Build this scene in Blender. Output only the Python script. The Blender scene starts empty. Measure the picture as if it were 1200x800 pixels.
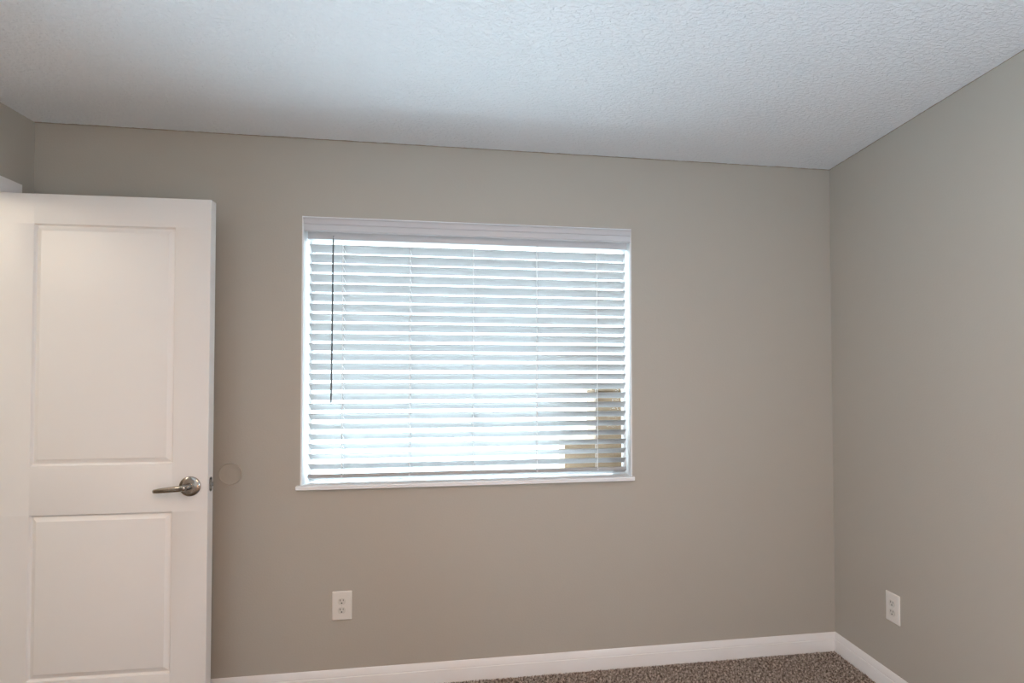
import bpy, bmesh, math, random
import numpy as np
from mathutils import Vector, Matrix
random.seed(4)
C = bpy.context.scene.collection
sc = bpy.context.scene
PI = math.pi

# ------------------------------------------------------------------ dimensions
H = 2.44          # ceiling height
W = 3.6026        # room width (right wall x=0, left wall x=-W)
YB = 0.0          # back wall
YF = -4.30        # wall behind the camera
WX0, WX1, WZ0, WZ1 = -2.5506, -1.0496, 0.9040, 2.0944   # window opening
BASE = 0.0946

# ------------------------------------------------------------------ materials
def new_mat(name):
    m = bpy.data.materials.new(name); m.use_nodes = True
    n = m.node_tree.nodes; l = m.node_tree.links
    return m, n, l, n['Principled BSDF']

def paint(name, col, rough=0.6, scale=220.0, bump=0.0, dist=0.001, spec=0.4, stretch=None):
    m, n, l, b = new_mat(name)
    b.inputs['Base Color'].default_value = (*col, 1)
    b.inputs['Roughness'].default_value = rough
    b.inputs['Specular IOR Level'].default_value = spec
    if bump > 0:
        tc = n.new('ShaderNodeNewGeometry')
        vec = tc.outputs['Position']
        if stretch:
            mp = n.new('ShaderNodeMapping'); mp.inputs['Scale'].default_value = stretch[0]
            mp.inputs['Rotation'].default_value = stretch[1]
            l.new(vec, mp.inputs['Vector']); vec = mp.outputs['Vector']
        no = n.new('ShaderNodeTexNoise'); no.inputs['Scale'].default_value = scale
        no.inputs['Detail'].default_value = 3
        l.new(vec, no.inputs['Vector'])
        bp = n.new('ShaderNodeBump'); bp.inputs['Strength'].default_value = bump
        bp.inputs['Distance'].default_value = dist
        l.new(no.outputs['Fac'], bp.inputs['Height']); l.new(bp.outputs['Normal'], b.inputs['Normal'])
    return m

WALL = (0.460, 0.421, 0.360)
M_wall = paint('wall_paint', WALL, 0.55, 130, 0.22, 0.002)
M_trim = paint('trim_paint', (0.84, 0.815, 0.79), 0.35, 60, 0.05, 0.001)
M_door = paint('door_paint', (0.80, 0.775, 0.745), 0.38, 260, 0.10, 0.0006)
M_jamb = paint('jamb_paint', (0.84, 0.84, 0.84), 0.4, 80, 0.05, 0.001)
M_vinyl = paint('window_vinyl', (0.85, 0.85, 0.85), 0.3, 60, 0.02, 0.0005)
M_valance = paint('valance_vinyl', (0.60, 0.59, 0.60), 0.28, 90, 0.02, 0.0005)
M_plate = paint('outlet_plastic', (0.76, 0.72, 0.66), 0.3, 200, 0.02, 0.0003)
M_socket = paint('socket_plastic', (0.66, 0.625, 0.56), 0.35, 200, 0.02, 0.0003)
M_dark = paint('slot_dark', (0.02, 0.018, 0.016), 0.6, 200, 0.05, 0.0002)
M_cord = paint('cord_braid', (0.93, 0.93, 0.93), 0.8, 900, 0.3, 0.0003)
M_wand = paint('wand_plastic', (0.10, 0.105, 0.11), 0.25, 300, 0.03, 0.0003)

def slat_mat():
    m, n, l, b = new_mat('slat_faux_wood')
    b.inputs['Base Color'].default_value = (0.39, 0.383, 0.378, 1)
    b.inputs['Roughness'].default_value = 0.4
    tc = n.new('ShaderNodeNewGeometry')
    mp = n.new('ShaderNodeMapping'); mp.inputs['Scale'].default_value = (3, 160, 160)
    no = n.new('ShaderNodeTexNoise'); no.inputs['Scale'].default_value = 2.0
    l.new(tc.outputs['Position'], mp.inputs['Vector']); l.new(mp.outputs['Vector'], no.inputs['Vector'])
    bp = n.new('ShaderNodeBump'); bp.inputs['Strength'].default_value = 0.015; bp.inputs['Distance'].default_value = 0.0005
    l.new(no.outputs['Fac'], bp.inputs['Height']); l.new(bp.outputs['Normal'], b.inputs['Normal'])
    return m
M_slat = slat_mat()

def ceiling_mat():
    m, n, l, b = new_mat('ceiling_knockdown')
    b.inputs['Roughness'].default_value = 0.55
    g = n.new('ShaderNodeNewGeometry')
    mp = n.new('ShaderNodeMapping'); mp.inputs['Scale'].default_value = (1.0, 1.7, 1.0)
    mp.inputs['Rotation'].default_value = (0, 0, math.radians(-28))
    l.new(g.outputs['Position'], mp.inputs['Vector'])
    no = n.new('ShaderNodeTexNoise'); no.inputs['Scale'].default_value = 55; no.inputs['Detail'].default_value = 4
    no.inputs['Distortion'].default_value = 0.6
    l.new(mp.outputs['Vector'], no.inputs['Vector'])
    r = n.new('ShaderNodeValToRGB'); r.color_ramp.elements[0].position = 0.42; r.color_ramp.elements[1].position = 0.62
    l.new(no.outputs['Fac'], r.inputs['Fac'])
    bp = n.new('ShaderNodeBump'); bp.inputs['Strength'].default_value = 0.75; bp.inputs['Distance'].default_value = 0.003
    l.new(r.outputs['Color'], bp.inputs['Height']); l.new(bp.outputs['Normal'], b.inputs['Normal'])
    # the wall colour strays a few millimetres onto the ceiling along the cut-in line
    sx = n.new('ShaderNodeSeparateXYZ'); l.new(g.outputs['Position'], sx.inputs['Vector'])
    wn = n.new('ShaderNodeTexNoise'); wn.inputs['Scale'].default_value = 28; wn.inputs['Detail'].default_value = 5
    l.new(g.outputs['Position'], wn.inputs['Vector'])
    ml = n.new('ShaderNodeMath'); ml.operation = 'MULTIPLY'; ml.inputs[1].default_value = -0.016
    l.new(wn.outputs['Fac'], ml.inputs[0])
    gy = n.new('ShaderNodeMath'); gy.operation = 'GREATER_THAN'
    l.new(sx.outputs['Y'], gy.inputs[0]); l.new(ml.outputs[0], gy.inputs[1])
    ml2 = n.new('ShaderNodeMath'); ml2.operation = 'MULTIPLY'; ml2.inputs[1].default_value = 0.5
    l.new(ml.outputs[0], ml2.inputs[0])
    gx = n.new('ShaderNodeMath'); gx.operation = 'GREATER_THAN'
    l.new(sx.outputs['X'], gx.inputs[0]); l.new(ml2.outputs[0], gx.inputs[1])
    mx = n.new('ShaderNodeMath'); mx.operation = 'MAXIMUM'
    l.new(gy.outputs[0], mx.inputs[0]); l.new(gx.outputs[0], mx.inputs[1])
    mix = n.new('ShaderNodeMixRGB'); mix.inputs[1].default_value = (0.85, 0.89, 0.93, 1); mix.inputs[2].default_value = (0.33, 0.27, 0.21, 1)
    l.new(mx.outputs[0], mix.inputs['Fac']); l.new(mix.outputs['Color'], b.inputs['Base Color'])
    return m
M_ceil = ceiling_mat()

def carpet_mat():
    m, n, l, b = new_mat('carpet_yarn')
    b.inputs['Roughness'].default_value = 0.95
    b.inputs['Specular IOR Level'].default_value = 0.1
    g = n.new('ShaderNodeNewGeometry')
    mp = n.new('ShaderNodeMapping'); mp.inputs['Scale'].default_value = (1, 1, 0.15)
    l.new(g.outputs['Position'], mp.inputs['Vector'])
    v = n.new('ShaderNodeTexNoise'); v.inputs['Scale'].default_value = 90; v.inputs['Detail'].default_value = 4
    l.new(mp.outputs['Vector'], v.inputs['Vector'])
    r = n.new('ShaderNodeValToRGB')
    e = r.color_ramp.elements
    e[0].position = 0.36; e[0].color = (0.11, 0.082, 0.064, 1)
    e[1].position = 0.66; e[1].color = (0.80, 0.70, 0.61, 1)
    x = e.new(0.5); x.color = (0.37, 0.30, 0.25, 1)
    l.new(v.outputs['Fac'], r.inputs['Fac']); l.new(r.outputs['Color'], b.inputs['Base Color'])
    return m
M_carpet = carpet_mat()

def metal(name, col, rough, scale=400):
    m, n, l, b = new_mat(name)
    b.inputs['Base Color'].default_value = (*col, 1); b.inputs['Metallic'].default_value = 1
    b.inputs['Roughness'].default_value = rough
    g = n.new('ShaderNodeNewGeometry'); no = n.new('ShaderNodeTexNoise'); no.inputs['Scale'].default_value = scale
    l.new(g.outputs['Position'], no.inputs['Vector'])
    bp = n.new('ShaderNodeBump'); bp.inputs['Strength'].default_value = 0.05; bp.inputs['Distance'].default_value = 0.0002
    l.new(no.outputs['Fac'], bp.inputs['Height']); l.new(bp.outputs['Normal'], b.inputs['Normal'])
    return m
M_nickel = metal('satin_nickel', (0.38, 0.345, 0.31), 0.20)
M_steel = metal('latch_steel', (0.50, 0.52, 0.55), 0.22)

def glass_mat():
    m = bpy.data.materials.new('pane_glass'); m.use_nodes = True
    n = m.node_tree.nodes; l = m.node_tree.links; n.clear()
    o = n.new('ShaderNodeOutputMaterial'); mix = n.new('ShaderNodeMixShader')
    t = n.new('ShaderNodeBsdfTransparent'); t.inputs['Color'].default_value = (0.95, 0.97, 0.97, 1)
    g = n.new('ShaderNodeBsdfGlossy'); g.inputs['Roughness'].default_value = 0.02
    lw = n.new('ShaderNodeLayerWeight'); lw.inputs['Blend'].default_value = 0.15
    l.new(lw.outputs['Fresnel'], mix.inputs['Fac']); l.new(t.outputs[0], mix.inputs[1]); l.new(g.outputs[0], mix.inputs[2])
    l.new(mix.outputs[0], o.inputs['Surface'])
    return m
M_glass = glass_mat()
M_ground = paint('bounce_concrete', (0.80, 0.80, 0.78), 0.9, 40, 0.3, 0.004)
M_gravel = paint('grey_gravel', (0.15, 0.15, 0.14), 0.95, 30, 0.6, 0.01)
M_fence = paint('tan_stucco', (0.20, 0.132, 0.082), 0.9, 90, 0.5, 0.004)
M_ext = paint('exterior_siding', (0.62, 0.60, 0.56), 0.8, 40, 0.2, 0.004)

# ------------------------------------------------------------------ mesh helpers
def link(name, me, mat, parent=None, smooth=False):
    o = bpy.data.objects.new(name, me); C.objects.link(o)
    if mat is not None and not me.materials: me.materials.append(mat)
    if parent is not None: o.parent = parent
    if smooth:
        for p in me.polygons: p.use_smooth = True
    return o

def from_bm(name, bm, mat, parent=None, smooth=False, auto=None):
    bmesh.ops.recalc_face_normals(bm, faces=bm.faces)
    me = bpy.data.meshes.new(name); bm.to_mesh(me); bm.free()
    o = link(name, me, mat, parent, smooth)
    if auto is not None:
        for p in me.polygons: p.use_smooth = True
        me.set_sharp_from_angle(angle=math.radians(auto))
    return o

def add_box(bm, x0, x1, y0, y1, z0, z1, bev=0.0, seg=2):
    t = bmesh.new()
    vs = [t.verts.new((x, y, z)) for x in (x0, x1) for y in (y0, y1) for z in (z0, z1)]
    for f in ((0,1,3,2),(4,6,7,5),(0,4,5,1),(2,3,7,6),(0,2,6,4),(1,5,7,3)): t.faces.new([vs[i] for i in f])
    bmesh.ops.recalc_face_normals(t, faces=t.faces)
    if bev > 0: bmesh.ops.bevel(t, geom=t.edges[:], offset=bev, segments=seg, profile=0.6, affect='EDGES')
    me = bpy.data.meshes.new('t'); t.to_mesh(me); t.free(); bm.from_mesh(me); bpy.data.meshes.remove(me)

def box(name, x0, x1, y0, y1, z0, z1, mat, parent=None, bev=0.0):
    bm = bmesh.new(); add_box(bm, x0, x1, y0, y1, z0, z1, bev)
    return from_bm(name, bm, mat, parent, auto=35 if bev else None)

def add_extrude(bm, prof, fn, a, b):
    """closed profile [(p,q)...] swept from a to b; fn(t,p,q)->xyz"""
    A = [bm.verts.new(fn(a, p, q)) for p, q in prof]; B = [bm.verts.new(fn(b, p, q)) for p, q in prof]
    k = len(prof)
    for i in range(k): bm.faces.new([A[i], A[(i+1) % k], B[(i+1) % k], B[i]])
    bm.faces.new(A[::-1]); bm.faces.new(B)

def add_tube(bm, pts, radii, seg=12, flat=1.0, up=None):
    rings = []
    n = len(pts); P = [Vector(p) for p in pts]
    if not hasattr(radii, '__len__'): radii = [radii]*n
    for i, p in enumerate(P):
        t = (P[min(i+1, n-1)]-P[max(i-1, 0)]).normalized()
        ref = Vector(up) if up else (Vector((0, 0, 1)) if abs(t.z) < 0.9 else Vector((1, 0, 0)))
        a = t.cross(ref).normalized(); b = a.cross(t).normalized()
        r = radii[i]; ra, rb = (r if hasattr(r, '__len__') else (r, r*flat))
        rings.append([bm.verts.new(p + a*ra*math.cos(2*PI*k/seg) + b*rb*math.sin(2*PI*k/seg)) for k in range(seg)])
    for i in range(n-1):
        for k in range(seg): bm.faces.new([rings[i][k], rings[i][(k+1) % seg], rings[i+1][(k+1) % seg], rings[i+1][k]])
    bm.faces.new(rings[0][::-1]); bm.faces.new(rings[-1])

def add_lathe(bm, prof, origin, axis, seg=40):
    """prof: (radius, height) list along axis; open at ends closed by faces"""
    ax = Vector(axis).normalized(); ref = Vector((0, 0, 1)) if abs(ax.z) < 0.9 else Vector((1, 0, 0))
    a = ax.cross(ref).normalized(); b = ax.cross(a)
    O = Vector(origin); rings = []
    for r, h in prof:
        rings.append([bm.verts.new(O + ax*h + a*r*math.cos(2*PI*k/seg) + b*r*math.sin(2*PI*k/seg)) for k in range(seg)])
    for i in range(len(prof)-1):
        for k in range(seg): bm.faces.new([rings[i][k], rings[i][(k+1) % seg], rings[i+1][(k+1) % seg], rings[i+1][k]])
    bm.faces.new(rings[0][::-1]); bm.faces.new(rings[-1])

def empty(name, loc, rz=0):
    o = bpy.data.objects.new(name, None); C.objects.link(o); o.location = loc; o.rotation_euler = (0, 0, rz)
    o.empty_display_size = 0.1
    return o

def tag(o, label=None, cat=None, group=None, kind=None):
    if label: o['label'] = label
    if cat: o['category'] = cat
    if group: o['group'] = group
    if kind: o['kind'] = kind
    return o

def struct(o, label=None, cat=None):
    return tag(o, label, cat, kind='structure')

# ------------------------------------------------------------------ room shell
HX = -4.9         # far side of the hallway beyond the open door
T = 0.16          # wall thickness
# floor (carpet backing) and ceiling
struct(box('floor', HX-0.1, T, YF-0.1, T, -0.10, 0.0, M_carpet), 'brown grey speckled carpet floor', 'floor')
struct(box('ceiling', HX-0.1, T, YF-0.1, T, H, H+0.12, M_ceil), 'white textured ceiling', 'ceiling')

# back wall with the window opening
bm = bmesh.new()
add_box(bm, -W-T, WX0, 0, T, 0, H); add_box(bm, WX1, T, 0, T, 0, H)
add_box(bm, WX0, WX1, 0, T, 0, WZ0-0.019); add_box(bm, WX0, WX1, 0, T, WZ1, H)
bmesh.ops.remove_doubles(bm, verts=bm.verts, dist=1e-5)
struct(from_bm('wall_back', bm, M_wall), 'greige painted wall around the window', 'wall')
struct(box('wall_right', 0, T, YF-0.1, 0, 0, H, M_wall), 'greige painted wall on the right', 'wall')
struct(box('wall_front', HX-0.1, T, YF-0.1, YF, 0, H, M_wall), 'greige wall behind the viewer', 'wall')
# left wall with the doorway (far jamb DY1, near jamb DY0)
DY1, DY0, DZ = -0.136, -0.136-0.775, 2.094
bm = bmesh.new()
LT = 0.12
add_box(bm, -W-LT, -W, DY1+0.012, 0, 0, H); add_box(bm, -W-LT, -W, YF, DY0-0.012, 0, H)
add_box(bm, -W-LT, -W, DY0-0.012, DY1+0.012, DZ+0.012, H)
struct(from_bm('wall_left', bm, M_wall), 'greige painted wall on the left above the door', 'wall')
# hallway beyond the doorway
struct(box('wall_hall', HX-0.1, HX, YF, T, 0, H, M_wall), 'greige hallway wall beyond the doorway', 'wall')
struct(box('wall_hall_end', HX, -W-T, 0.0, T, 0, H, M_wall), 'greige end wall of the hallway', 'wall')

# ------------------------------------------------------------------ baseboards
bprof = [(0, 0), (0.0135, 0), (0.0135, 0.060), (0.0130, 0.0620), (0.0098, 0.0640), (0.0108, 0.0670),
         (0.0088, 0.0780), (0.0055, 0.0880), (0.0035, 0.0925), (0.0020, BASE), (0, BASE)]
bm = bmesh.new(); add_extrude(bm, bprof, lambda t, p, q: (t, -p, q), -W, 0)
struct(from_bm('baseboard_back', bm, M_trim, auto=25), 'white moulded baseboard below the window wall', 'baseboard')
bm = bmesh.new(); add_extrude(bm, bprof, lambda t, p, q: (-p, t, q), YF, 0)
struct(from_bm('baseboard_right', bm, M_trim, auto=25), 'white moulded baseboard along the right wall', 'baseboard')
bm = bmesh.new(); add_extrude(bm, bprof, lambda t, p, q: (-W+p, t, q), YF, DY0-0.062)
add_extrude(bm, bprof, lambda t, p, q: (-W+p, t, q), DY1+0.058, -0.0135)
struct(from_bm('baseboard_left', bm, M_trim, auto=25), 'white moulded baseboard along the left wall', 'baseboard')

# ------------------------------------------------------------------ door casing and jamb (left wall)
cp = [(0, 0), (0.057, 0), (0.057, 0.014), (0.050, 0.0155), (0.040, 0.0150), (0.030, 0.0110), (0.012, 0.0090), (0.003, 0.0085), (0, 0.006)]
bm = bmesh.new()
# swept around the opening with mitred corners: path of the inner edge, p grows outward
iy1, iy0, iz = DY1, DY0, DZ
def station(p):
    return [((iy1+p), 0.0), ((iy1+p), iz+p), ((iy0-p), iz+p), ((iy0-p), 0.0)]
rows = [[(-W+q, y, z) for (y, z) in station(p)] for p, q in cp]
vr = [[bm.verts.new(c) for c in r] for r in rows]
k = len(cp)
for i in range(k):
    j = (i+1) % k
    for s in range(3): bm.faces.new([vr[i][s], vr[i][s+1], vr[j][s+1], vr[j][s]])
bm.faces.new([vr[i][0] for i in range(k)]); bm.faces.new([vr[i][3] for i in range(k)][::-1])
struct(from_bm('trim_1', bm, M_trim, auto=25), 'white door casing on the left wall', 'door casing')
bm = bmesh.new()
add_box(bm, -W-LT, -W, DY1, DY1+0.0119, 0, DZ+0.0119); add_box(bm, -W-LT, -W, DY0-0.0119, DY0, 0, DZ+0.0119)
add_box(bm, -W-LT, -W, DY0, DY1, DZ, DZ+0.0119)
add_box(bm, -W-LT+0.03, -W-0.045, DY1-0.011, DY1, 0, DZ); add_box(bm, -W-LT+0.03, -W-0.045, DY0, DY0+0.011, 0, DZ)
struct(from_bm('trim_2', bm, M_trim), 'white door jamb lining in the left wall', 'door jamb')

# ------------------------------------------------------------------ door leaf
DANG = -0.0242
DW, DT, DTOP, DBOT = 0.765, 0.041, 2.086, 0.012
RX, RY = -2.8326, -0.205          # right front edge of the leaf
hx, hy = RX - math.cos(DANG)*DW, RY - math.sin(DANG)*DW
door = struct(empty('door_1', (hx, hy, 0), DANG), 'open white two panel door with nickel lever handle', 'door')
# local frame: x along the leaf from hinge to latch, y=0 front face (towards the room), y=DT back
def panel_rings(bm, x0, x1, z0, z1, y, sgn, outer):
    """moulded panel; outer = 4 verts of the hole on the face; returns nothing"""
    prof = [(0.0, 0.0), (0.0010, 0.0012), (0.0030, 0.0075), (0.0050, 0.0100), (0.0075, 0.0108), (0.0235, 0.0035), (0.0250, 0.0024), (0.0270, 0.0022)]
    prev = outer
    for d, h in prof[1:]:
        cur = [bm.verts.new((x, y+sgn*h, z)) for x, z in ((x0+d, z0+d), (x1-d, z0+d), (x1-d, z1-d), (x0+d, z1-d))]
        for i in range(4): bm.faces.new([prev[i], prev[(i+1) % 4], cur[(i+1) % 4], cur[i]])
        prev = cur
    bm.faces.new(prev)
bm = bmesh.new()
PX0, PX1 = 0.130, DW-0.130
xs = [0, PX0, PX1, DW]; zs = [DBOT, 0.223, 0.850, 1.037, 1.970, DTOP]
for y, sgn in ((0.0, 1), (DT, -1)):
    g = [[bm.verts.new((x, y, z)) for z in zs] for x in xs]
    for i in range(3):
        for j in range(5):
            q = [g[i][j], g[i+1][j], g[i+1][j+1], g[i][j+1]]
            if i == 1 and j in (1, 3): panel_rings(bm, xs[1], xs[2], zs[j], zs[j+1], y, sgn, q)
            else: bm.faces.new(q)
    if y == 0: gf = g
for i in range(3):
    for zi in (0, 5):
        bm.faces.new([gf[i][zi], gf[i+1][zi], g[i+1][zi], g[i][zi]])
for j in range(5):
    for xi in (0, 3):
        bm.faces.new([gf[xi][j], gf[xi][j+1], g[xi][j+1], g[xi][j]])
leaf = from_bm('door_leaf', bm, M_door, door, auto=20)
bv = leaf.modifiers.new('b', 'BEVEL'); bv.width = 0.0015; bv.segments = 2; bv.limit_method = 'ANGLE'; bv.angle_limit = math.radians(60)
# lever set, one each side
LX, LZ = DW-0.064, 0.948
for side, (y0, sg) in enumerate(((0.0, -1), (DT, 1))):
    bm = bmesh.new()
    add_lathe(bm, [(0.0385, 0), (0.0392, 0.003), (0.0385, 0.0065), (0.0350, 0.0095), (0.0270, 0.0120), (0.0150, 0.0132), (0.0145, 0.0135)], (LX, y0, LZ), (0, sg, 0), 48)
    ros = from_bm('rosette', bm, M_nickel, door, auto=25)
    bm = bmesh.new()
    add_lathe(bm, [(0.0130, 0.012), (0.0115, 0.016), (0.0110, 0.040), (0.0120, 0.046), (0.0115, 0.056), (0.0080, 0.060), (0.003, 0.061)], (LX, y0, LZ), (0, sg, 0), 28)
    yy = y0 + sg*0.050
    pts = [(LX+0.006, yy, LZ-0.0005), (LX-0.010, yy, LZ-0.001), (LX-0.030, yy-sg*0.001, LZ-0.003), (LX-0.060, yy-sg*0.004, LZ-0.006),
           (LX-0.090, yy-sg*0.008, LZ-0.009), (LX-0.108, yy-sg*0.012, LZ-0.0115), (LX-0.116, yy-sg*0.018, LZ-0.0125), (LX-0.119, yy-sg*0.022, LZ-0.013)]
    rr = [(0.0090, 0.0100), (0.0090, 0.0118), (0.0070, 0.0115), (0.0060, 0.0108), (0.0055, 0.0096), (0.0050, 0.0086), (0.0045, 0.0076), (0.003, 0.0045)]
    add_tube(bm, pts, rr, 16, up=(0, 0, 1))
    from_bm('lever_handle', bm, M_nickel, door, auto=40)
# latch plate on the door edge
bm = bmesh.new()
pl = []
pw, ph = 0.0115, 0.029
for a in range(0, 181, 12): pl.append((pw*math.cos(math.radians(a)), ph-pw+pw*math.sin(math.radians(a))))
for a in range(180, 361, 12): pl.append((pw*math.cos(math.radians(a)), -ph+pw+pw*math.sin(math.radians(a))))
add_extrude(bm, pl, lambda t, p, q: (t, DT/2+p, LZ+0.003+q), DW-0.001, DW+0.0012)
lp = from_bm('latch_plate', bm, M_steel, door, auto=30)
lp['label'] = 'dark steel latch plate on the door edge'
bm = bmesh.new()
sq = [(-0.007, -0.009), (0.007, -0.009), (0.007, 0.009), (-0.007, 0.009)]
add_extrude(bm, sq, lambda t, p, q: (t if p > 0 else t*1.0-(0.008 if t > DW+0.005 else 0), DT/2+p, LZ+0.003+q), DW, DW+0.007)
from_bm('latch_bolt', bm, M_steel, lp)
for z in (LZ+0.003+0.022, LZ+0.003-0.022):
    bm = bmesh.new(); add_lathe(bm, [(0.0038, 0), (0.0036, 0.0016), (0.001, 0.0019)], (DW+0.0008, DT/2, z), (1, 0, 0), 16)
    from_bm('screw', bm, M_dark, lp)
# hinges on the hidden hinge edge
for z in (0.25, 1.05, 1.86):
    bm = bmesh.new()
    add_lathe(bm, [(0.006, -0.045), (0.006, 0.045)], (-0.004, DT+0.005, z), (0, 0, 1), 16)
    add_box(bm, -0.0045, -0.0002, 0.006, DT+0.003, z-0.044, z+0.044)
    from_bm('hinge', bm, M_nickel, door, auto=40)

# ------------------------------------------------------------------ window
win = struct(empty('window_1', ((WX0+WX1)/2, 0.13, WZ0)), 'white framed window behind the blind', 'window')
ox, oy, oz = win.location
def wbox(name, x0, x1, y0, y1, z0, z1, mat, bev=0.0, parent=win, bm=None):
    b = bm or bmesh.new(); add_box(b, x0-ox, x1-ox, y0-oy, y1-oy, z0-oz, z1-oz, bev)
    return from_bm(name, b, mat, parent, auto=35) if bm is None else None
# jamb liner (thin painted return around the opening)
bm = bmesh.new(); L_ = 0.006
wbox('', WX0, WX0+L_, -0.0012, 0.105, WZ0, WZ1, None, bm=bm); wbox('', WX1-L_, WX1, -0.0012, 0.105, WZ0, WZ1, None, bm=bm)
wbox('', WX0+L_, WX1-L_, 0.001, 0.105, WZ1-L_, WZ1, None, bm=bm)
from_bm('window_jamb', bm, M_jamb, win)
# sill
sp = [(0.105, 0.0), (-0.016, 0.0), (-0.0205, -0.0015), (-0.0225, -0.005), (-0.0225, -0.0085), (-0.0205, -0.0100), (-0.0215, -0.0125), (-0.0215, -0.0170), (-0.0190, -0.0190), (0.105, -0.0190)]
bm = bmesh.new()
add_extrude(bm, sp, lambda t, p, q: (t-ox, p-oy, WZ0+q-oz), WX0+0.0005, WX1-0.0005)
fp = [(-0.0002, 0.0)] + sp[1:-1] + [(-0.0002, -0.0190)]
add_extrude(bm, fp, lambda t, p, q: (t-ox, p-oy, WZ0+q-oz), WX0-0.0125, WX0+0.0005)
add_extrude(bm, fp, lambda t, p, q: (t-ox, p-oy, WZ0+q-oz), WX1-0.0005, WX1+0.0070)
from_bm('window_sill', bm, M_jamb, win, auto=30)
# slim vinyl frame with one pane
bm = bmesh.new(); fy0, fy1 = 0.105, 0.150; fw = 0.016
wbox('', WX0, WX0+fw, fy0, fy1, WZ0-0.018, WZ1, None, 0.002, bm=bm); wbox('', WX1-fw, WX1, fy0, fy1, WZ0-0.018, WZ1, None, 0.002, bm=bm)
wbox('', WX0+fw, WX1-fw, fy0, fy1, WZ1-0.030, WZ1, None, 0.002, bm=bm); wbox('', WX0+fw, WX1-fw, fy0, fy1, WZ0-0.018, WZ0+0.012, None, 0.002, bm=bm)
frm = from_bm('window_frame', bm, M_vinyl, win, auto=35)
wbox('window_pane', WX0+fw, WX1-fw, 0.124, 0.128, WZ0+0.012, WZ1-0.030, M_glass)

# ------------------------------------------------------------------ blind
blind = empty('window_blind', ((WX0+WX1)/2, 0.058, 2.05))
tag(blind, 'white horizontal slat blind with moulded valance hanging in the window', 'window blind')
bx, by, bz = blind.location
SX0, SX1 = -2.5300, -1.0700
SY = 0.058
N = 23; PITCH = 0.04496; Z0 = 1.9790
TILT = math.radians(33)
def slat_bm():
    bm = bmesh.new(); prof = []; w = 0.025; t = 0.0014
    K = 8
    top = [(-w + 2*w*i/K, 0.0022*(1-(2*i/K-1)**2)) for i in range(K+1)]
    prof = [(a, b+t) for a, b in top] + [(w+0.0006, 0)] + [(a, b-t) for a, b in top[::-1]] + [(-w-0.0006, 0)]
    add_extrude(bm, prof, lambda s, p, q: (s, p, q), SX0-bx, SX1-bx)
    return bm
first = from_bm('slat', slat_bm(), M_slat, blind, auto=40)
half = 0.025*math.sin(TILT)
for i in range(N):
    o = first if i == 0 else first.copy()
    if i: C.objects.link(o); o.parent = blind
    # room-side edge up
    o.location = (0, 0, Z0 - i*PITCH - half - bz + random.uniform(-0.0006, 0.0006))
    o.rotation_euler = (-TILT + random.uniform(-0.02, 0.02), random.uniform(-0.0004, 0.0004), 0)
def lx(x): return x-bx
def bbox_(name, x0, x1, y0, y1, z0, z1, mat, bev=0.0, parent=blind):
    b = bmesh.new(); add_box(b, x0-bx, x1-bx, y0-by, y1-by, z0-bz, z1-bz, bev)
    return from_bm(name, b, mat, parent, auto=35)
# headrail and bottom rail
bbox_('headrail', SX0-0.006, SX1+0.006, 0.030, 0.086, 2.001, 2.050, M_valance, 0.002)
bm = bmesh.new()
rp = [(-0.026, 0.004), (-0.027, 0.012), (-0.024, 0.0165), (0.0, 0.0180), (0.024, 0.0165), (0.027, 0.012), (0.026, 0.004), (0.022, 0.0), (-0.022, 0.0)]
ct, st_ = math.cos(-0.35), math.sin(-0.35)
add_extrude(bm, rp, lambda s, p, q: (s-bx, (p*ct-(q-0.009)*st_), 0.9300-bz+(p*st_+(q-0.009)*ct)), SX0, SX1)
rail = from_bm('bottom_rail', bm, M_slat, blind, auto=30)
# valance: stepped crown profile, returns at both ends
vp = [(0.012, 2.0835), (-0.014, 2.0845), (-0.0225, 2.0840), (-0.0250, 2.0820), (-0.0245, 2.0795), (-0.0200, 2.0770), (-0.0150, 2.0680), (-0.0125, 2.0600),
      (-0.0150, 2.0585), (-0.0105, 2.0560), (-0.0115, 2.0535), (-0.0080, 2.0420), (-0.0050, 2.0330), (-0.0080, 2.0310), (-0.0020, 2.0265), (0.004, 2.0265), (0.004, 2.070), (0.012, 2.074)]
bm = bmesh.new()
add_extrude(bm, vp, lambda s, p, q: (s-bx, p-by, q-bz), -2.5405, -1.0560)
val = from_bm('valance', bm, M_valance, blind, auto=22)
# ladder cords: front and back cord and a rung under every slat
for cx_ in (-2.3855, -2.0900, -1.8030, -1.5035, -1.2107):
    bm = bmesh.new()
    dy = 0.025*math.cos(TILT)+0.0022
    for s, o_ in ((-1, 0.0), (1, 0.0)):
        pts = []
        for i in range(N+1):
            z = Z0 - i*PITCH + 0.006
            pts.append((cx_-bx + random.uniform(-0.0007, 0.0007), s*dy, z-bz))
        pts = [(cx_-bx, s*dy, 2.012-bz)] + pts + [(cx_-bx, s*0.022, 0.936-bz)]
        add_tube(bm, pts, 0.0015 if cx_ != -1.8030 else 0.0009, 6)
    for i in range(N):
        zc = Z0 - i*PITCH - half - bz - 0.0035
        pts = [(cx_-bx-0.002, -dy, zc+half), (cx_-bx+0.001, 0, zc), (cx_-bx+0.003, dy, zc-half)]
        add_tube(bm, pts, 0.0008, 5)
    from_bm('ladder_cord', bm, M_cord, blind, auto=60)
# cord plugs on the bottom rail
for cx_ in (-2.3855, -2.0900, -1.5035, -1.2107):
    bm = bmesh.new()
    add_lathe(bm, [(0.0050, 0.0), (0.0048, 0.0018), (0.0030, 0.0026)], (cx_-bx, -0.0245, 0.9345-bz), (0, -1, 0.35), 14)
    from_bm('cord_plug', bm, M_dark if cx_ in () else M_valance, rail, auto=30)
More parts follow.
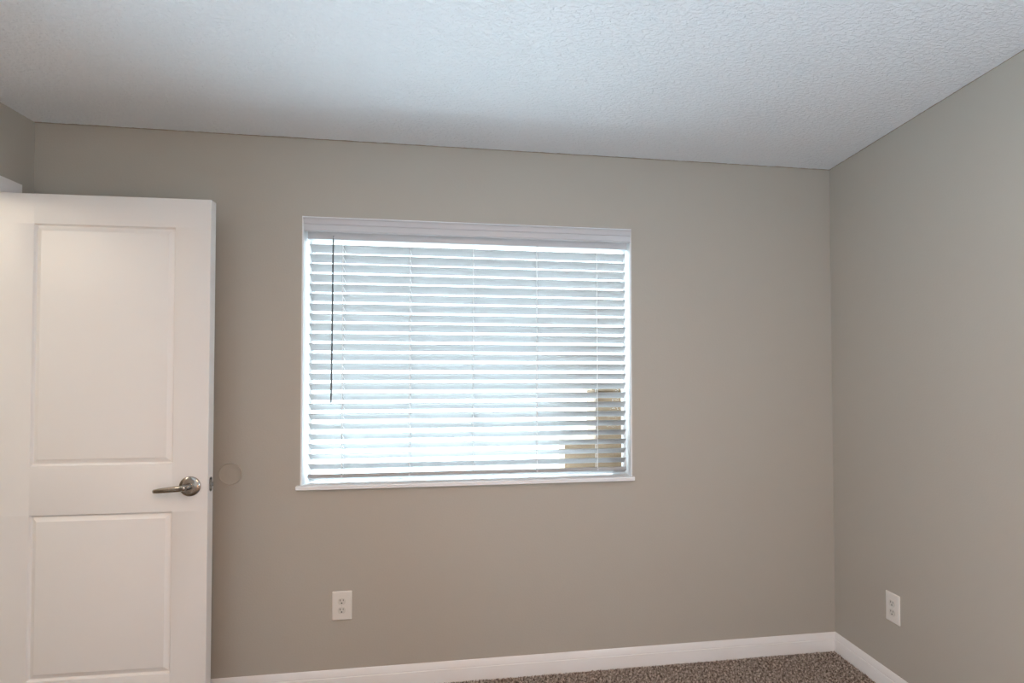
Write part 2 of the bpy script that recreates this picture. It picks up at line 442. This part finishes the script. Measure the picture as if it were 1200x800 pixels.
# tilt wand
bm = bmesh.new()
add_tube(bm, [(-2.4247-bx, 0.024-by, 2.004-bz), (-2.4250-bx, 0.022-by, 1.99-bz), (-2.4258-bx, 0.020-by, 1.70-bz), (-2.4275-bx, 0.020-by, 1.45-bz), (-2.4292-bx, 0.020-by, 1.268-bz), (-2.4292-bx, 0.020-by, 1.264-bz)],
         [0.0022, 0.0034, 0.0034, 0.0034, 0.0036, 0.002], 6)
wand = from_bm('tilt_wand', bm, M_wand, blind, auto=40); wand['label'] = 'dark clear tilt wand'
bm = bmesh.new()
add_tube(bm, [(-2.4247-bx, 0.032-by, 2.018-bz), (-2.4247-bx, 0.025-by, 2.016-bz), (-2.4247-bx, 0.023-by, 2.008-bz), (-2.4247-bx, 0.0235-by, 2.002-bz)], 0.0014, 8)
from_bm('wand_hook', bm, M_steel, wand, auto=50)

# ------------------------------------------------------------------ wall outlets
def outlet(loc, rz, label):
    t = tag(empty('electrical_outlet', loc, rz), label, 'electrical outlet')
    w, h = 0.0415, 0.0630
    bm = bmesh.new()
    # bevelled cover plate, front towards local -y
    levels = [(0, 0, 0.0), (0.0, 0.0, 0.0022), (0.0012, 0.0012, 0.0040), (0.0045, 0.0045, 0.0056), (0.0065, 0.0065, 0.0058)]
    prev = None
    for dx, dz, d in levels:
        r = 0.003
        cur = []
        for cxs, czs, a0 in ((1, 1, 0), (-1, 1, 90), (-1, -1, 180), (1, -1, 270)):
            for a in (0, 30, 60, 90):
                an = math.radians(a0+a)
                cur.append(bm.verts.new((cxs*(w-dx-r)+r*math.cos(an), -d, czs*(h-dz-r)+r*math.sin(an))))
        if prev:
            k = len(cur)
            for i in range(k): bm.faces.new([prev[i], prev[(i+1) % k], cur[(i+1) % k], cur[i]])
        else: bm.faces.new(cur)
        prev = cur
    bm.faces.new(prev[::-1])
    from_bm('cover_plate', bm, M_plate, t, auto=30)
    for s in (1, -1):
        bm = bmesh.new(); pr = []
        for a in range(0, 360, 12):
            x, z = 0.0172*math.cos(math.radians(a)), 0.0172*math.sin(math.radians(a))
            pr.append((x, max(-0.0140, min(0.0140, z))))
        q = []
        for p in pr:
            if not q or (abs(p[0]-q[-1][0])+abs(p[1]-q[-1][1])) > 1e-5: q.append(p)
        add_extrude(bm, q, lambda tt, p, r_: (p, -tt, r_+s*0.0195), 0.0050, 0.0072)
        soc = from_bm('socket', bm, M_socket, t, auto=40)
        bm = bmesh.new()
        add_box(bm, -0.0078, -0.0052, -0.00745, -0.0070, s*0.0195+0.0012, s*0.0195+0.0092)
        add_box(bm, 0.0052, 0.0074, -0.00745, -0.0070, s*0.0195+0.0020, s*0.0195+0.0086)
        add_lathe(bm, [(0.0030, 0.0070), (0.0030, 0.00745)], (0, 0, s*0.0195-0.0070), (0, -1, 0), 16)
        sl = from_bm('slots', bm, M_dark, soc); sl['label'] = 'dark plug slots'
    bm = bmesh.new(); add_lathe(bm, [(0.0030, 0.0056), (0.0028, 0.0066), (0.0012, 0.0070)], (0, 0, 0), (0, -1, 0), 16)
    from_bm('screw', bm, M_socket, t, auto=30)
    return t
outlet((-2.3717, 0, 0.3722), 0, 'ivory duplex electrical outlet on the wall below the window')
outlet((0, -0.4112, 0.3734), -PI/2, 'ivory duplex electrical outlet low on the right wall')

# round wall protector behind the door lever
wp = empty('wall_bumper', (-2.8328, 0, 0.9628))
tag(wp, 'round wall coloured bumper disc beside the door handle', 'wall bumper')
bm = bmesh.new()
add_lathe(bm, [(0.0475, 0), (0.0475, 0.0040), (0.0465, 0.0062), (0.0445, 0.0066), (0.0435, 0.0045), (0.0420, 0.0036), (0.02, 0.0036), (0.002, 0.0037)], (0, 0, 0), (0, -1, 0), 64)
from_bm('disc', bm, M_wall, wp, auto=50)

# ------------------------------------------------------------------ carpet pile
def carpet():
    rng = np.random.default_rng(3)
    s = 0.0052
    xs_ = np.arange(-W+0.004, -0.017, s); ys_ = np.arange(-1.35, -0.017, s)
    X, Y = np.meshgrid(xs_, ys_); X = X.ravel()+rng.uniform(-.0018, .0018, X.size); Y = Y.ravel()+rng.uniform(-.0018, .0018, Y.size)
    n = X.size
    a0 = rng.uniform(0, 2*PI, n); hgt = rng.uniform(.006, .011, n); lean = rng.uniform(0, .004, n); la = rng.uniform(0, 2*PI, n)
    r = rng.uniform(.0022, .0032, n)
    V = np.zeros((n, 7, 3))
    for k_ in range(3):
        a = a0+k_*2*PI/3
        V[:, k_] = np.stack([X+r*.8*np.cos(a), Y+r*.8*np.sin(a), np.full(n, -0.001)], 1)
        V[:, 3+k_] = np.stack([X+lean*.6*np.cos(la)+r*np.cos(a+.7), Y+lean*.6*np.sin(la)+r*np.sin(a+.7), hgt*.65], 1)
    V[:, 6] = np.stack([X+lean*np.cos(la), Y+lean*np.sin(la), hgt], 1)
    base = (np.arange(n)*7)[:, None]
    quads = np.concatenate([base+np.array([[k_, (k_+1) % 3, 3+(k_+1) % 3, 3+k_]]) for k_ in range(3)], 1).reshape(-1)
    tris = np.concatenate([base+np.array([[3+k_, 3+(k_+1) % 3, 6]]) for k_ in range(3)], 1).reshape(-1)
    me = bpy.data.meshes.new('carpet_pile')
    me.vertices.add(n*7); me.vertices.foreach_set('co', V.reshape(-1))
    nl = len(quads)+len(tris); me.loops.add(nl); me.loops.foreach_set('vertex_index', np.concatenate([quads, tris]).astype(np.int32))
    nq, nt = len(quads)//4, len(tris)//3
    me.polygons.add(nq+nt)
    st = np.concatenate([np.arange(nq)*4, nq*4+np.arange(nt)*3]).astype(np.int32)
    me.polygons.foreach_set('loop_start', st)
    me.update(calc_edges=True); me.validate()
    return me
cpile = link('carpet_pile', carpet(), M_carpet)
tag(cpile, 'brown and grey speckled cut pile carpet on the floor', 'carpet', kind='stuff')

# ------------------------------------------------------------------ outside the window
struct(box('ground', -14, 12, 2.0, 22, -0.35, -0.25, M_gravel), 'ground outside beyond the added pale strip', 'ground')
struct(box('bounce_ground', -14, 12, T+0.02, 2.0, -0.35, -0.245, M_ground), 'unseen pale concrete added to bounce light up to the window', 'ground')  # unseen pale strip, added to throw daylight up through the slats
bm = bmesh.new()
add_box(bm, -1.18, -0.70, 0.26, 0.50, -0.25, 1.31, 0.01); add_box(bm, -1.20, -0.68, 0.24, 0.52, 1.31, 1.35, 0.01)
add_box(bm, -1.34, -1.17, 0.261, 0.499, -0.25, 1.06, 0.01)
tag(from_bm('garden_wall', bm, M_fence, auto=30), 'tan wall outside behind the right side of the blind', 'wall')

# ------------------------------------------------------------------ world
w = bpy.data.worlds.new('sky'); sc.world = w; w.use_nodes = True
n = w.node_tree.nodes; l = w.node_tree.links; n.clear()
o = n.new('ShaderNodeOutputWorld'); bg = n.new('ShaderNodeBackground')
tc = n.new('ShaderNodeTexCoord'); sp_ = n.new('ShaderNodeSeparateXYZ'); cr = n.new('ShaderNodeValToRGB')
l.new(tc.outputs['Generated'], sp_.inputs['Vector'])
mr = n.new('ShaderNodeMapRange'); mr.inputs['From Min'].default_value = -1; mr.inputs['From Max'].default_value = 1
l.new(sp_.outputs['Z'], mr.inputs['Value']); l.new(mr.outputs['Result'], cr.inputs['Fac'])
e = cr.color_ramp.elements
# bright high sky, horizon band dimmed so the slat gaps do not burn out
e[0].position = 0.0; e[0].color = (0.16, 0.175, 0.18, 1); e[1].position = 1.0; e[1].color = (0.66, 0.85, 1.0, 1)
for p_, c_ in ((0.50, (0.070, 0.077, 0.082, 1)), (0.62, (0.090, 0.100, 0.106, 1)), (0.74, (0.68, 0.87, 1.0, 1))):
    x = e.new(p_); x.color = c_
l.new(cr.outputs['Color'], bg.inputs['Color']); bg.inputs['Strength'].default_value = 33.0
l.new(bg.outputs[0], o.inputs['Surface'])

def light(name, kind, loc, energy, col, size=0.3, size_y=None, rot=(0, 0, 0)):
    d = bpy.data.lights.new(name, kind); d.energy = energy; d.color = col
    if kind == 'AREA':
        d.shape = 'RECTANGLE' if size_y else 'DISK'; d.size = size
        if size_y: d.size_y = size_y
    elif kind == 'POINT': d.shadow_soft_size = size
    ob = bpy.data.objects.new(name, d); C.objects.link(ob); ob.location = loc; ob.rotation_euler = rot
    return ob
# sun on the bounce ground, high and from the side, so that it never enters the room
sun = light('sun', 'SUN', (0, 6, 6), 9.0, (0.76, 0.89, 1.0)); sun.data.angle = 0.01
sun.rotation_euler = Vector((0.18, -0.62, -0.80)).to_track_quat('-Z', 'Y').to_euler()
# ceiling light of the room, behind the viewer
light('ceiling_lamp_light', 'AREA', (-1.9, -2.4, 2.36), 27.0, (1.0, 0.48, 0.15), 0.32)
# unseen low fill behind the viewer, added to warm the lower walls
light('low_warm_fill', 'POINT', (-1.6, -3.4, 0.50), 18.0, (1.0, 0.48, 0.18), 0.12)
# unseen cool fills behind the viewer, added to brighten walls and door edge
sw = light('left_cool_fill', 'AREA', (-3.55, -3.2, 1.25), 135.0, (0.57, 0.80, 1.03), 1.9, 1.5)
sw.rotation_euler = Vector((1, -0.35, 0.4)).to_track_quat('-Z', 'Z').to_euler()
sw = light('right_cool_fill', 'AREA', (-0.05, -3.2, 1.45), 44.0, (0.57, 0.80, 1.03), 1.2, 1.2)
sw.rotation_euler = Vector((-1, 0.15, 0.3)).to_track_quat('-Z', 'Z').to_euler()
# hallway ceiling light seen through the doorway by the door leaf
light('hall_lamp_light', 'POINT', (-4.25, -1.35, 2.20), 24.0, (1.0, 0.88, 0.72), 0.10)
# portal guiding the daylight through the window
pt = light('window_portal', 'AREA', ((WX0+WX1)/2, 0.10, (WZ0+WZ1)/2), 1, (1, 1, 1), WX1-WX0, WZ1-WZ0, (PI/2, 0, 0))
pt.rotation_euler = Vector((0, -1, 0)).to_track_quat('-Z', 'Z').to_euler(); pt.data.cycles.is_portal = True

# ------------------------------------------------------------------ camera
F_, PPX, PPY = 658.44, 666.65, 434.68
yaw, pitch, roll = -0.1524, 0.0227, -0.0026
R0 = Vector((math.cos(yaw), math.sin(yaw), 0)); F0 = Vector((-math.sin(yaw), math.cos(yaw), 0)); Z_ = Vector((0, 0, 1))
F = F0*math.cos(pitch)+Z_*math.sin(pitch); U0 = -F0*math.sin(pitch)+Z_*math.cos(pitch)
R = math.cos(roll)*R0+math.sin(roll)*U0; U = -math.sin(roll)*R0+math.cos(roll)*U0
cam = bpy.data.cameras.new('camera'); co = bpy.data.objects.new('camera', cam); C.objects.link(co)
mw = Matrix((R, U, -F)).transposed().to_4x4(); mw.translation = Vector((-1.7595, -2.6268, 1.3467)); co.matrix_world = mw
cam.sensor_width = 36; cam.sensor_fit = 'HORIZONTAL'; cam.lens = F_/1200*36
cam.shift_x = (600-PPX)/1200; cam.shift_y = (PPY-400)/1200
cam.clip_start = 0.05
sc.camera = co

sc.view_settings.view_transform = 'Standard'; sc.view_settings.look = 'None'
sc.view_settings.gamma = 1; sc.view_settings.use_curve_mapping = False
sc.view_settings.exposure = -0.04
sc.cycles.max_bounces = 16; sc.cycles.diffuse_bounces = 10; sc.cycles.transparent_max_bounces = 12
sc.cycles.use_denoising = True
sc.cycles.sample_clamp_indirect = 8.0
